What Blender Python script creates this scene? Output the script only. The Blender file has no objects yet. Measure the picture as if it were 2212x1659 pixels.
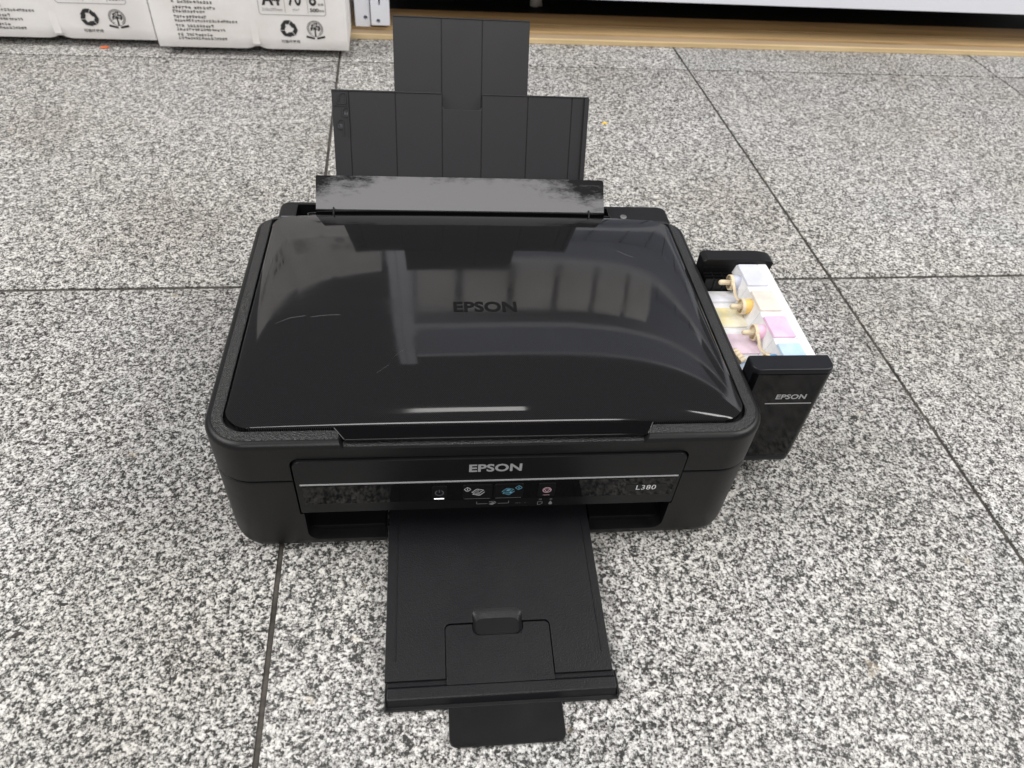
import bpy, bmesh, math, random
from mathutils import Vector, Matrix
random.seed(7)
S = bpy.context.scene
COL = S.collection

# ------------------------------------------------------------------ camera
PITCH, YAW, ROLL = 0.7840, 0.1558, 0.0982
f_ = Vector((math.sin(YAW)*math.cos(PITCH), math.cos(YAW)*math.cos(PITCH), -math.sin(PITCH)))
r0 = f_.cross(Vector((0, 0, 1))).normalized()
u0 = r0.cross(f_)
r_ = math.cos(ROLL)*r0 + math.sin(ROLL)*u0
u_ = -math.sin(ROLL)*r0 + math.cos(ROLL)*u0
cam = bpy.data.cameras.new('camera')
cam.sensor_width = 36.0
cam.lens = 36.0*1594.8/2212.0
cam.clip_start = 0.01
cam.clip_end = 60
cam.dof.use_dof = True
cam.dof.focus_distance = 0.60
cam.dof.aperture_fstop = 11.0
co = bpy.data.objects.new('camera', cam)
COL.objects.link(co)
co.matrix_world = Matrix(((r_.x, u_.x, -f_.x, -0.0443), (r_.y, u_.y, -f_.y, -0.3245),
                          (r_.z, u_.z, -f_.z, 0.5047), (0, 0, 0, 1)))
S.camera = co

# ------------------------------------------------------------------ light (indoor shop: pale room + ceiling lamps)
w = bpy.data.worlds.new('World')
S.world = w
w.use_nodes = True
w.node_tree.nodes['Background'].inputs[0].default_value = (0.93, 0.96, 1.0, 1)
w.node_tree.nodes['Background'].inputs[1].default_value = 0.13


def lamp(name, loc, size, power, target=(0, 0.2, 0), col=(1, 0.98, 0.95)):
    l = bpy.data.lights.new(name, 'AREA')
    l.shape = 'RECTANGLE'
    l.size, l.size_y = size
    l.energy = power
    l.color = col
    o = bpy.data.objects.new(name, l)
    COL.objects.link(o)
    o.location = loc
    o.rotation_euler = (Vector(target)-Vector(loc)).to_track_quat('-Z', 'Y').to_euler()
    return o


lamp('ceiling_lamp', (0.10, 0.24, 2.7), (0.50, 0.26), 2.2, (0.10, 0.24, 0))
lamp('ceiling_lamp', (-2.5, 0.0, 2.7), (2.2, 2.0), 135, (-2.1, -0.2, 0))
lamp('ceiling_lamp', (2.7, 0.0, 2.7), (2.2, 2.0), 130, (2.3, -0.2, 0))
lamp('ceiling_lamp', (-0.1, -2.8, 2.6), (2.4, 1.2), 66, (0.0, 0.4, 0))

S.view_settings.view_transform = 'Standard'
S.view_settings.look = 'None'
S.view_settings.gamma = 1
S.view_settings.exposure = 0.1
try:
    S.cycles.max_bounces = 8
    S.cycles.use_denoising = True
except Exception:
    pass


# ------------------------------------------------------------------ materials
def new_mat(name):
    m = bpy.data.materials.new(name)
    m.use_nodes = True
    nt = m.node_tree
    b = nt.nodes['Principled BSDF']
    return m, nt, b


def N(nt, t, **kw):
    n = nt.nodes.new(t)
    for k, v in kw.items():
        if k == 'inp':
            for kk, vv in v.items():
                n.inputs[kk].default_value = vv
        else:
            setattr(n, k, v)
    return n


def ramp(nt, stops, interp='LINEAR'):
    n = nt.nodes.new('ShaderNodeValToRGB')
    n.color_ramp.interpolation = interp
    e = n.color_ramp.elements
    while len(e) < len(stops):
        e.new(0.5)
    for i, (p, c) in enumerate(stops):
        e[i].position = p
        e[i].color = (c, c, c, 1) if isinstance(c, (int, float)) else (*c, 1)
    return n


def plastic(name, col, rough, bump=0.0, bscale=900, var=0.06, spec=0.5, dust=0.0, bdist=0.0003):
    """moulded plastic: grain bump, uneven gloss, a little dust"""
    m, nt, b = new_mat(name)
    tc = N(nt, 'ShaderNodeTexCoord')
    g = N(nt, 'ShaderNodeNewGeometry')
    pos = g.outputs['Position']
    n1 = N(nt, 'ShaderNodeTexNoise', inp={'Scale': 28.0, 'Detail': 5.0, 'Roughness': 0.65})
    nt.links.new(pos, n1.inputs['Vector'])
    mr = N(nt, 'ShaderNodeMapRange', inp={'From Min': 0.3, 'From Max': 0.7, 'To Min': max(0.01, rough-var), 'To Max': rough+var})
    nt.links.new(n1.outputs['Fac'], mr.inputs['Value'])
    nt.links.new(mr.outputs[0], b.inputs['Roughness'])
    b.inputs['Specular IOR Level'].default_value = spec
    if dust > 0:
        n2 = N(nt, 'ShaderNodeTexNoise', inp={'Scale': 420.0, 'Detail': 3.0, 'Roughness': 0.7})
        nt.links.new(pos, n2.inputs['Vector'])
        rp = ramp(nt, [(0.62, 0.0), (0.78, dust)])
        nt.links.new(n2.outputs['Fac'], rp.inputs[0])
        mx = N(nt, 'ShaderNodeMix', data_type='RGBA')
        mx.inputs['A'].default_value = (*col, 1)
        mx.inputs['B'].default_value = (0.35, 0.35, 0.35, 1)
        nt.links.new(rp.outputs[0], mx.inputs['Factor'])
        nt.links.new(mx.outputs['Result'], b.inputs['Base Color'])
    else:
        b.inputs['Base Color'].default_value = (*col, 1)
    if bump > 0:
        n3 = N(nt, 'ShaderNodeTexNoise', inp={'Scale': bscale, 'Detail': 2.0, 'Roughness': 0.5})
        nt.links.new(pos, n3.inputs['Vector'])
        bp = N(nt, 'ShaderNodeBump', inp={'Strength': bump, 'Distance': bdist})
        nt.links.new(n3.outputs['Fac'], bp.inputs['Height'])
        nt.links.new(bp.outputs[0], b.inputs['Normal'])
    return m


def flat(name, col, rough=0.5, spec=0.4, emit=0.0, metal=0.0):
    m, nt, b = new_mat(name)
    b.inputs['Base Color'].default_value = (*col, 1)
    b.inputs['Roughness'].default_value = rough
    b.inputs['Specular IOR Level'].default_value = spec
    b.inputs['Metallic'].default_value = metal
    if emit:
        b.inputs['Emission Color'].default_value = (*col, 1)
        b.inputs['Emission Strength'].default_value = emit
    return m


MAT = {}
MAT['satin'] = plastic('satin_black_plastic', (0.0062, 0.0062, 0.0066), 0.42, 0.12, 1500, 0.05, 0.30, 0.002)
MAT['satin2'] = plastic('fine_black_plastic', (0.0052, 0.0052, 0.0060), 0.38, 0.10, 1800, 0.06, 0.28, 0.006)
MAT['tray'] = plastic('grained_tray_plastic', (0.0055, 0.0056, 0.0072), 0.43, 0.75, 1000, 0.05, 0.34, 0.004)
MAT['support'] = plastic('paper_support_plastic', (0.029, 0.028, 0.031), 0.42, 0.15, 1500, 0.05, 0.26, 0.006)
MAT['rim'] = plastic('pebbled_rim_plastic', (0.010, 0.010, 0.0105), 0.36, 1.0, 1000, 0.04, 0.6, 0.0, 0.0010)
MAT['gloss'] = plastic('piano_black_plastic', (0.003, 0.003, 0.0035), 0.06, 0, 1, 0.02, 0.24, 0.006)
MAT['glossblue'] = plastic('satin_tank_cap', (0.009, 0.0095, 0.012), 0.33, 0.06, 1500, 0.05, 0.28, 0.008)
MAT['black'] = flat('cavity_plastic_and_shade', (0.006, 0.006, 0.006), 0.6, 0.2)  # printer cavity, and painted shade at the back of the sill
MAT['tankface'] = plastic('glossy_tank_face', (0.003, 0.003, 0.0035), 0.11, 0, 1, 0.03, 0.30, 0.01)
MAT['silver'] = flat('silver_print', (0.36, 0.36, 0.37), 0.35, 0.5)
MAT['white_ink'] = flat('white_print', (0.75, 0.75, 0.77), 0.4)
MAT['grey_ink'] = flat('grey_print', (0.22, 0.22, 0.23), 0.4)
MAT['dim_ink'] = flat('dim_grey_print', (0.10, 0.10, 0.115), 0.4)
MAT['blue_ink'] = flat('blue_print', (0.16, 0.42, 0.56), 0.4)
MAT['pink_ink'] = flat('pink_print', (0.62, 0.40, 0.46), 0.4)
MAT['lid_ink'] = plastic('matt_black_lettering', (0.003, 0.003, 0.003), 0.5, 0, 1, 0.03, 0.2)
MAT['led'] = flat('lit_status_light', (0.95, 0.97, 1.0), 0.4, 0.3, 1.6)
MAT['steel'] = flat('zinc_screw', (0.35, 0.34, 0.33), 0.35, 0.5, 0, 1.0)
MAT['print'] = flat('carton_black_ink', (0.035, 0.035, 0.037), 0.6, 0.2)
MAT['print_grey'] = flat('carton_grey_ink', (0.33, 0.33, 0.34), 0.6, 0.2)


def granite():
    m, nt, b = new_mat('speckled_grey_granite')
    L = nt.links.new
    g = N(nt, 'ShaderNodeNewGeometry')
    oi = N(nt, 'ShaderNodeObjectInfo')
    mul = N(nt, 'ShaderNodeMath', operation='MULTIPLY', inp={1: 37.0})
    L(oi.outputs['Random'], mul.inputs[0])
    add = N(nt, 'ShaderNodeVectorMath', operation='ADD')
    L(g.outputs['Position'], add.inputs[0])
    L(mul.outputs[0], add.inputs[1])
    P = add.outputs[0]
    # mottled feldspar, quartz and mica grains
    wn = N(nt, 'ShaderNodeTexNoise', inp={'Scale': 580.0, 'Detail': 2.0, 'Roughness': 0.6})
    L(P, wn.inputs['Vector'])
    ws = N(nt, 'ShaderNodeVectorMath', operation='SCALE', inp={'Scale': 0.003})
    L(wn.outputs['Color'], ws.inputs[0])
    wa = N(nt, 'ShaderNodeVectorMath', operation='ADD')
    L(P, wa.inputs[0])
    L(ws.outputs[0], wa.inputs[1])
    nf = N(nt, 'ShaderNodeTexNoise', inp={'Scale': 580.0, 'Detail': 4.0, 'Roughness': 0.62})
    L(P, nf.inputs['Vector'])
    nq = N(nt, 'ShaderNodeTexNoise', inp={'Scale': 210.0, 'Detail': 3.0, 'Roughness': 0.6})
    L(P, nq.inputs['Vector'])
    v1 = N(nt, 'ShaderNodeTexVoronoi', inp={'Scale': 480.0, 'Randomness': 1.0})
    L(wa.outputs[0], v1.inputs['Vector'])
    sp = N(nt, 'ShaderNodeSeparateColor')
    L(v1.outputs['Color'], sp.inputs[0])
    a1 = N(nt, 'ShaderNodeMath', operation='MULTIPLY_ADD', inp={1: 0.85, 2: -0.425})
    L(nf.outputs['Fac'], a1.inputs[0])
    a2 = N(nt, 'ShaderNodeMath', operation='MULTIPLY_ADD', inp={1: 0.50, 2: -0.25})
    L(nq.outputs['Fac'], a2.inputs[0])
    a3 = N(nt, 'ShaderNodeMath', operation='MULTIPLY_ADD', inp={1: 0.20, 2: 0.40})
    L(sp.outputs[0], a3.inputs[0])
    a4 = N(nt, 'ShaderNodeMath', operation='ADD')
    L(a1.outputs[0], a4.inputs[0])
    L(a2.outputs[0], a4.inputs[1])
    a5 = N(nt, 'ShaderNodeMath', operation='ADD')
    L(a4.outputs[0], a5.inputs[0])
    L(a3.outputs[0], a5.inputs[1])
    r1 = ramp(nt, [(0.382, (0.026, 0.0255, 0.025)), (0.435, (0.105, 0.103, 0.100)), (0.485, (0.25, 0.246, 0.240)), (0.545, (0.415, 0.409, 0.399)), (0.655, (0.68, 0.672, 0.658))])
    L(a5.outputs[0], r1.inputs[0])
    mx2 = N(nt, 'ShaderNodeMix', data_type='RGBA')
    mx2.inputs['Factor'].default_value = 0.0
    L(r1.outputs[0], mx2.inputs['A'])
    # broad uneven wear and grime
    nl = N(nt, 'ShaderNodeTexNoise', inp={'Scale': 3.2, 'Detail': 5.0, 'Roughness': 0.6})
    L(g.outputs['Position'], nl.inputs['Vector'])
    r4 = ramp(nt, [(0.36, (0.85, 0.825, 0.79)), (0.47, (0.96, 0.95, 0.93)), (0.56, (1.0, 0.985, 0.985)), (0.70, (0.95, 0.965, 0.975))])
    L(nl.outputs['Fac'], r4.inputs[0])
    mx3 = N(nt, 'ShaderNodeMix', data_type='RGBA', blend_type='MULTIPLY')
    mx3.inputs['Factor'].default_value = 1.0
    L(mx2.outputs['Result'], mx3.inputs['A'])
    L(r4.outputs[0], mx3.inputs['B'])
    # slabs differ a little in tone
    to = N(nt, 'ShaderNodeMapRange', inp={'To Min': 0.90, 'To Max': 1.06})
    L(oi.outputs['Random'], to.inputs['Value'])
    mxt = N(nt, 'ShaderNodeMix', data_type='RGBA', blend_type='MULTIPLY')
    mxt.inputs['Factor'].default_value = 1.0
    L(mx3.outputs['Result'], mxt.inputs['A'])
    L(to.outputs[0], mxt.inputs['B'])
    mx3 = mxt
    # a few faint rusty specks
    ny = N(nt, 'ShaderNodeTexNoise', inp={'Scale': 48.0, 'Detail': 2.0})
    L(P, ny.inputs['Vector'])
    r5 = ramp(nt, [(0.72, 0.0), (0.80, 0.35)])
    L(ny.outputs['Fac'], r5.inputs[0])
    mx4 = N(nt, 'ShaderNodeMix', data_type='RGBA')
    L(r5.outputs[0], mx4.inputs['Factor'])
    L(mx3.outputs['Result'], mx4.inputs['A'])
    mx4.inputs['B'].default_value = (0.42, 0.34, 0.22, 1)
    L(mx4.outputs['Result'], b.inputs['Base Color'])
    b.inputs['Roughness'].default_value = 0.5
    b.inputs['Specular IOR Level'].default_value = 0.3
    bp = N(nt, 'ShaderNodeBump', inp={'Strength': 0.25, 'Distance': 0.0006})
    L(nq.outputs['Fac'], bp.inputs['Height'])
    L(bp.outputs[0], b.inputs['Normal'])
    return m


MAT['granite'] = granite()


def grout():
    m, nt, b = new_mat('dirty_joint_filler')
    g = N(nt, 'ShaderNodeNewGeometry')
    n = N(nt, 'ShaderNodeTexNoise', inp={'Scale': 35.0, 'Detail': 5.0, 'Roughness': 0.7})
    nt.links.new(g.outputs['Position'], n.inputs['Vector'])
    rp = ramp(nt, [(0.38, (0.022, 0.019, 0.016)), (0.52, (0.05, 0.044, 0.038)), (0.70, (0.10, 0.09, 0.078))])
    nt.links.new(n.outputs['Fac'], rp.inputs[0])
    nt.links.new(rp.outputs[0], b.inputs['Base Color'])
    b.inputs['Roughness'].default_value = 0.9
    return m


MAT['grout'] = grout()


def lid_gloss():
    """clear-coated black lid with a fine printed dot weave, faint dust and wipe haze"""
    m, nt, b = new_mat('glossy_lid_with_dot_weave')
    L = nt.links.new
    g = N(nt, 'ShaderNodeNewGeometry')
    mp = N(nt, 'ShaderNodeMapping')
    mp.inputs['Rotation'].default_value = (0, 0, math.radians(45))
    mp.inputs['Scale'].default_value = (1000, 1000, 0)
    L(g.outputs['Position'], mp.inputs['Vector'])
    v = N(nt, 'ShaderNodeTexVoronoi', inp={'Scale': 1.0, 'Randomness': 0.0})
    L(mp.outputs[0], v.inputs['Vector'])
    rp = ramp(nt, [(0.25, (0.024, 0.024, 0.0255)), (0.36, (0.0025, 0.0025, 0.003))])
    L(v.outputs['Distance'], rp.inputs[0])
    L(rp.outputs[0], b.inputs['Base Color'])
    n1 = N(nt, 'ShaderNodeTexNoise', inp={'Scale': 16.0, 'Detail': 6.0, 'Roughness': 0.7})
    mp2 = N(nt, 'ShaderNodeMapping')
    mp2.inputs['Scale'].default_value = (0.35, 1.6, 1)
    L(g.outputs['Position'], mp2.inputs['Vector'])
    L(mp2.outputs[0], n1.inputs['Vector'])
    mr = N(nt, 'ShaderNodeMapRange', inp={'From Min': 0.35, 'From Max': 0.7, 'To Min': 0.035, 'To Max': 0.11})
    L(n1.outputs['Fac'], mr.inputs['Value'])
    L(mr.outputs[0], b.inputs['Roughness'])
    b.inputs['Specular IOR Level'].default_value = 0.62
    n2 = N(nt, 'ShaderNodeTexNoise', inp={'Scale': 9.0, 'Detail': 3.0})
    L(g.outputs['Position'], n2.inputs['Vector'])
    bp = N(nt, 'ShaderNodeBump', inp={'Strength': 0.06, 'Distance': 0.002})
    L(n2.outputs['Fac'], bp.inputs['Height'])
    L(bp.outputs[0], b.inputs['Normal'])
    return m


MAT['lid'] = lid_gloss()


def flap_mat():
    """glossy black plate dulled by a film of dust, rubbed clear at the ends"""
    m, nt, b = new_mat('dust_filmed_flap_plastic')
    L = nt.links.new
    tc = N(nt, 'ShaderNodeTexCoord')
    sep = N(nt, 'ShaderNodeSeparateXYZ')
    L(tc.outputs['Object'], sep.inputs[0])
    n1 = N(nt, 'ShaderNodeTexNoise', inp={'Scale': 110.0, 'Detail': 8.0, 'Roughness': 0.8})
    mp = N(nt, 'ShaderNodeMapping')
    mp.inputs['Scale'].default_value = (0.45, 1, 1.3)
    L(tc.outputs['Object'], mp.inputs['Vector'])
    L(mp.outputs[0], n1.inputs['Vector'])
    n2 = N(nt, 'ShaderNodeTexNoise', inp={'Scale': 14.0, 'Detail': 3.0, 'Roughness': 0.6})
    L(tc.outputs['Object'], n2.inputs['Vector'])
    # rubbed towards both ends and the top edge
    ab = N(nt, 'ShaderNodeMath', operation='ABSOLUTE')
    L(sep.outputs[0], ab.inputs[0])
    ex = N(nt, 'ShaderNodeMapRange', inp={'From Min': 0.055, 'From Max': 0.135, 'To Min': 0.0, 'To Max': 0.50})
    L(ab.outputs[0], ex.inputs['Value'])
    ez = N(nt, 'ShaderNodeMapRange', inp={'From Min': 0.012, 'From Max': 0.036, 'To Min': -0.42, 'To Max': 0.24})
    L(sep.outputs[2], ez.inputs['Value'])
    s1 = N(nt, 'ShaderNodeMath', operation='ADD')
    L(ex.outputs[0], s1.inputs[0])
    L(ez.outputs[0], s1.inputs[1])
    s2 = N(nt, 'ShaderNodeMath', operation='MULTIPLY_ADD', inp={1: 1.9, 2: -0.95})
    L(n1.outputs['Fac'], s2.inputs[0])
    s3 = N(nt, 'ShaderNodeMath', operation='MULTIPLY_ADD', inp={1: 1.1, 2: -0.55})
    L(n2.outputs['Fac'], s3.inputs[0])
    s4 = N(nt, 'ShaderNodeMath', operation='ADD')
    L(s1.outputs[0], s4.inputs[0])
    L(s2.outputs[0], s4.inputs[1])
    s5 = N(nt, 'ShaderNodeMath', operation='ADD')
    L(s4.outputs[0], s5.inputs[0])
    L(s3.outputs[0], s5.inputs[1])
    rp = ramp(nt, [(0.10, 0.0), (0.58, 1.0)])
    L(s5.outputs[0], rp.inputs[0])
    mx = N(nt, 'ShaderNodeMix', data_type='RGBA')
    L(rp.outputs[0], mx.inputs['Factor'])
    mx.inputs['A'].default_value = (0.135, 0.133, 0.140, 1)
    mx.inputs['B'].default_value = (0.014, 0.0135, 0.014, 1)
    L(mx.outputs['Result'], b.inputs['Base Color'])
    mr = N(nt, 'ShaderNodeMapRange', inp={'To Min': 0.46, 'To Max': 0.12})
    L(rp.outputs[0], mr.inputs['Value'])
    L(mr.outputs[0], b.inputs['Roughness'])
    return m


MAT['flap'] = flap_mat()


def paper_board():
    m, nt, b = new_mat('white_carton_board')
    L = nt.links.new
    g = N(nt, 'ShaderNodeNewGeometry')
    n = N(nt, 'ShaderNodeTexNoise', inp={'Scale': 11.0, 'Detail': 5.0, 'Roughness': 0.6})
    L(g.outputs['Position'], n.inputs['Vector'])
    rp = ramp(nt, [(0.3, (0.72, 0.69, 0.66)), (0.6, (0.80, 0.78, 0.775))])
    L(n.outputs['Fac'], rp.inputs[0])
    L(rp.outputs[0], b.inputs['Base Color'])
    b.inputs['Roughness'].default_value = 0.55
    b.inputs['Specular IOR Level'].default_value = 0.3
    n2 = N(nt, 'ShaderNodeTexNoise', inp={'Scale': 22.0, 'Detail': 3.0})
    L(g.outputs['Position'], n2.inputs['Vector'])
    bp = N(nt, 'ShaderNodeBump', inp={'Strength': 0.2, 'Distance': 0.004})
    L(n2.outputs['Fac'], bp.inputs['Height'])
    L(bp.outputs[0], b.inputs['Normal'])
    return m


MAT['board'] = paper_board()


def wood(name, c1, c2, sc=1.0):
    m, nt, b = new_mat(name)
    L = nt.links.new
    g = N(nt, 'ShaderNodeNewGeometry')
    mp = N(nt, 'ShaderNodeMapping')
    mp.inputs['Scale'].default_value = (1.6*sc, 34*sc, 34*sc)
    L(g.outputs['Position'], mp.inputs['Vector'])
    n = N(nt, 'ShaderNodeTexNoise', inp={'Scale': 2.0, 'Detail': 6.0, 'Roughness': 0.65, 'Distortion': 0.4})
    L(mp.outputs[0], n.inputs['Vector'])
    rp = ramp(nt, [(0.3, c1), (0.68, c2)])
    L(n.outputs['Fac'], rp.inputs[0])
    L(rp.outputs[0], b.inputs['Base Color'])
    b.inputs['Roughness'].default_value = 0.5
    return m


MAT['wood'] = wood('golden_wood', (0.28, 0.155, 0.06), (0.54, 0.35, 0.16))
MAT['wood_edge'] = wood('pale_wood_edge', (0.52, 0.37, 0.19), (0.72, 0.56, 0.33))
MAT['wood_mid'] = wood('honey_wood', (0.30, 0.19, 0.085), (0.54, 0.38, 0.20))
MAT['wood_strip'] = wood('grey_brown_wood', (0.30, 0.22, 0.14), (0.42, 0.32, 0.21))
MAT['white_metal'] = plastic('white_enamelled_steel', (0.80, 0.82, 0.89), 0.4, 0.0, 1, 0.05, 0.4, 0.0)
MAT['dark_board'] = plastic('dark_low_board', (0.05, 0.045, 0.042), 0.7, 0.3, 200, 0.05, 0.3)
MAT['back_panel'] = plastic('under_shelf_shade', (0.06, 0.055, 0.052), 0.6, 0.0, 1, 0.05, 0.3)  # dark tone stands in for shade below the bottom shelf
MAT['orange'] = flat('orange_scrap', (0.55, 0.13, 0.05), 0.5)
MAT['yellow'] = flat('yellow_scrap', (0.75, 0.52, 0.06), 0.5)
MAT['mauve'] = flat('mauve_strip', (0.12, 0.10, 0.13), 0.6)
MAT['white_plastic'] = flat('white_moulding', (0.72, 0.70, 0.68), 0.4)


def ink_white(name, col, sub=0.35, stain=None):
    m, nt, b = new_mat(name)
    L = nt.links.new
    g = N(nt, 'ShaderNodeNewGeometry')
    n = N(nt, 'ShaderNodeTexNoise', inp={'Scale': 70.0, 'Detail': 4.0, 'Roughness': 0.6})
    L(g.outputs['Position'], n.inputs['Vector'])
    c2 = tuple(min(1, c*0.86) for c in col)
    rp = ramp(nt, [(0.36, c2), (0.60, col)])
    L(n.outputs['Fac'], rp.inputs[0])
    out = rp.outputs[0]
    if stain:
        n2 = N(nt, 'ShaderNodeTexNoise', inp={'Scale': 42.0, 'Detail': 4.0, 'Roughness': 0.6})
        L(g.outputs['Position'], n2.inputs['Vector'])
        r2 = ramp(nt, [(0.50, 0.0), (0.68, 0.75)])
        L(n2.outputs['Fac'], r2.inputs[0])
        mx = N(nt, 'ShaderNodeMix', data_type='RGBA')
        L(r2.outputs[0], mx.inputs['Factor'])
        L(out, mx.inputs['A'])
        mx.inputs['B'].default_value = (*stain, 1)
        out = mx.outputs['Result']
    L(out, b.inputs['Base Color'])
    b.inputs['Roughness'].default_value = 0.42
    b.inputs['Specular IOR Level'].default_value = 0.4
    b.inputs['Subsurface Weight'].default_value = sub
    b.inputs['Subsurface Radius'].default_value = (0.004, 0.004, 0.004)
    b.inputs['Subsurface Scale'].default_value = 1.0
    return m


MAT['tank_white'] = ink_white('translucent_white_tank', (0.78, 0.78, 0.80))
MAT['plug'] = flat('cream_rubber_plug', (0.66, 0.55, 0.39), 0.45)


# ------------------------------------------------------------------ mesh helpers (all sizes in millimetres)
MM = 0.001


class MB:
    def __init__(s):
        s.v, s.f = [], []

    def add(s, verts, faces):
        o = len(s.v)
        s.v += [tuple(p) for p in verts]
        s.f += [tuple(i+o for i in fc) for fc in faces]

    def box(s, x0, x1, y0, y1, z0, z1):
        s.add([(x0, y0, z0), (x1, y0, z0), (x1, y1, z0), (x0, y1, z0), (x0, y0, z1), (x1, y0, z1), (x1, y1, z1), (x0, y1, z1)],
              [(3, 2, 1, 0), (4, 5, 6, 7), (0, 1, 5, 4), (1, 2, 6, 5), (2, 3, 7, 6), (3, 0, 4, 7)])

    def loft(s, loops, caps=(True, True)):
        n = len(loops[0])
        vs = [p for l in loops for p in l]
        fs = []
        for k in range(len(loops)-1):
            for i in range(n):
                j = (i+1) % n
                fs.append((k*n+i, k*n+j, (k+1)*n+j, (k+1)*n+i))
        if caps[0]:
            fs.append(tuple(range(n-1, -1, -1)))
        if caps[1]:
            fs.append(tuple((len(loops)-1)*n+i for i in range(n)))
        s.add(vs, fs)

    def prism(s, poly, lo, hi, axis='z'):
        """poly: 2D points (counter-clockwise). axis z -> (x,y); y -> (x,z); x -> (y,z)"""
        def P(p, t):
            if axis == 'z':
                return (p[0], p[1], t)
            if axis == 'y':
                return (p[0], t, p[1])
            return (t, p[0], p[1])
        s.loft([[P(p, lo) for p in poly], [P(p, hi) for p in poly]])

    def cyl(s, p0, p1, r0, r1=None, n=24, round_end=False):
        r1 = r0 if r1 is None else r1
        p0, p1 = Vector(p0), Vector(p1)
        d = (p1-p0).normalized()
        a = d.orthogonal().normalized()
        b = d.cross(a)
        ring = lambda c, r: [c+a*r*math.cos(t)+b*r*math.sin(t) for t in [2*math.pi*i/n for i in range(n)]]
        loops = [ring(p0, r0), ring(p1, r1)]
        if round_end:
            for k in (0.35, 0.7, 0.92):
                loops.append(ring(p1+d*r1*k, r1*math.sqrt(1-k*k)))
        s.loft(loops)

    def tube(s, path, r, n=10, flat_=1.0):
        path = [Vector(p) for p in path]
        loops = []
        for i, p in enumerate(path):
            d = (path[min(i+1, len(path)-1)]-path[max(i-1, 0)]).normalized()
            a = d.cross(Vector((0, 0, 1)))
            a = a.normalized() if a.length > 1e-4 else Vector((1, 0, 0))
            b = d.cross(a)
            loops.append([p+a*r*math.cos(2*math.pi*k/n)+b*r*flat_*math.sin(2*math.pi*k/n) for k in range(n)])
        s.loft(loops)

    def build(s, name, mat, parent=None, bevel=0, segs=2, ang=35, smooth=40, recalc=True):
        me = bpy.data.meshes.new(name)
        me.from_pydata([(p[0]*MM, p[1]*MM, p[2]*MM) for p in s.v], [], s.f)
        bm = bmesh.new()
        bm.from_mesh(me)
        bmesh.ops.remove_doubles(bm, verts=bm.verts, dist=1e-7)
        if recalc:
            bmesh.ops.recalc_face_normals(bm, faces=bm.faces)
        if bevel:
            ed = [e for e in bm.edges if len(e.link_faces) == 2 and e.calc_face_angle(0) > math.radians(ang)]
            bmesh.ops.bevel(bm, geom=ed, offset=bevel*MM, segments=segs, profile=0.5, affect='EDGES', clamp_overlap=True)
        bm.to_mesh(me)
        bm.free()
        return finish(name, me, mat, parent, smooth)


def finish(name, me, mat, parent=None, smooth=40):
    if smooth:
        me.polygons.foreach_set('use_smooth', [True]*len(me.polygons))
        me.set_sharp_from_angle(angle=math.radians(smooth))
    me.materials.clear()
    me.materials.append(MAT[mat])
    o = bpy.data.objects.new(name, me)
    COL.objects.link(o)
    o.parent = parent
    if smooth:
        wn = o.modifiers.new('weighted_normal', 'WEIGHTED_NORMAL')
        wn.keep_sharp = True
        wn.weight = 80
    return o


def cut(o, cutters, smooth=40):
    """subtract solids from a mesh for good; the cutters are removed again"""
    o.modifiers.clear()
    for c in cutters:
        c.modifiers.clear()
    for c in cutters:
        md = o.modifiers.new('b', 'BOOLEAN')
        md.operation = 'DIFFERENCE'
        md.solver = 'EXACT'
        md.object = c
    dg = bpy.context.evaluated_depsgraph_get()
    me = bpy.data.meshes.new_from_object(o.evaluated_get(dg))
    mats = list(o.data.materials)
    o.modifiers.clear()
    o.data = me
    me.materials.clear()
    me.materials.append(mats[0])
    for p in me.polygons:
        p.material_index = 0
    me.polygons.foreach_set('use_smooth', [True]*len(me.polygons))
    me.set_sharp_from_angle(angle=math.radians(smooth))
    wn = o.modifiers.new('weighted_normal', 'WEIGHTED_NORMAL')
    wn.keep_sharp = True
    wn.weight = 80
    for c in cutters:
        bpy.data.objects.remove(c, do_unlink=True)


def rrect(x0, x1, y0, y1, r, n=8):
    """rounded rectangle, ccw; r = one radius or (bl, br, tr, tl)"""
    rs = r if isinstance(r, (tuple, list)) else (r,)*4
    out = []
    for (cx, cy, sx, sy, a0, rr) in ((x0, y0, 1, 1, 180, rs[0]), (x1, y0, -1, 1, 270, rs[1]), (x1, y1, -1, -1, 0, rs[2]), (x0, y1, 1, -1, 90, rs[3])):
        for k in range(n+1):
            a = math.radians(a0+90*k/n)
            out.append((cx+sx*rr+rr*math.cos(a), cy+sy*rr+rr*math.sin(a)))
    return out


def at_z(poly, z):
    return [(p[0], p[1], z) for p in poly]


def empty(name, loc=(0, 0, 0), rz=0):
    o = bpy.data.objects.new(name, None)
    COL.objects.link(o)
    o.empty_display_size = 0.05
    o.location = loc
    o.rotation_euler = (0, 0, rz)
    return o


def tag(o, label=None, cat=None, group=None, kind=None):
    for k, v in (('label', label), ('category', cat), ('group', group), ('kind', kind)):
        if v:
            o[k] = v
    return o


def text_mesh(txt, bold=0.0, shear=0.0, spacing=1.0, res=4):
    cu = bpy.data.curves.new('lettering', 'FONT')
    cu.body = txt
    cu.offset = bold
    cu.shear = shear
    cu.space_character = spacing
    cu.resolution_u = res
    o = bpy.data.objects.new('lettering', cu)
    COL.objects.link(o)
    dg = bpy.context.evaluated_depsgraph_get()
    me = bpy.data.meshes.new_from_object(o.evaluated_get(dg))
    bpy.data.objects.remove(o, do_unlink=True)
    bpy.data.curves.remove(cu)
    return me


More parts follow.
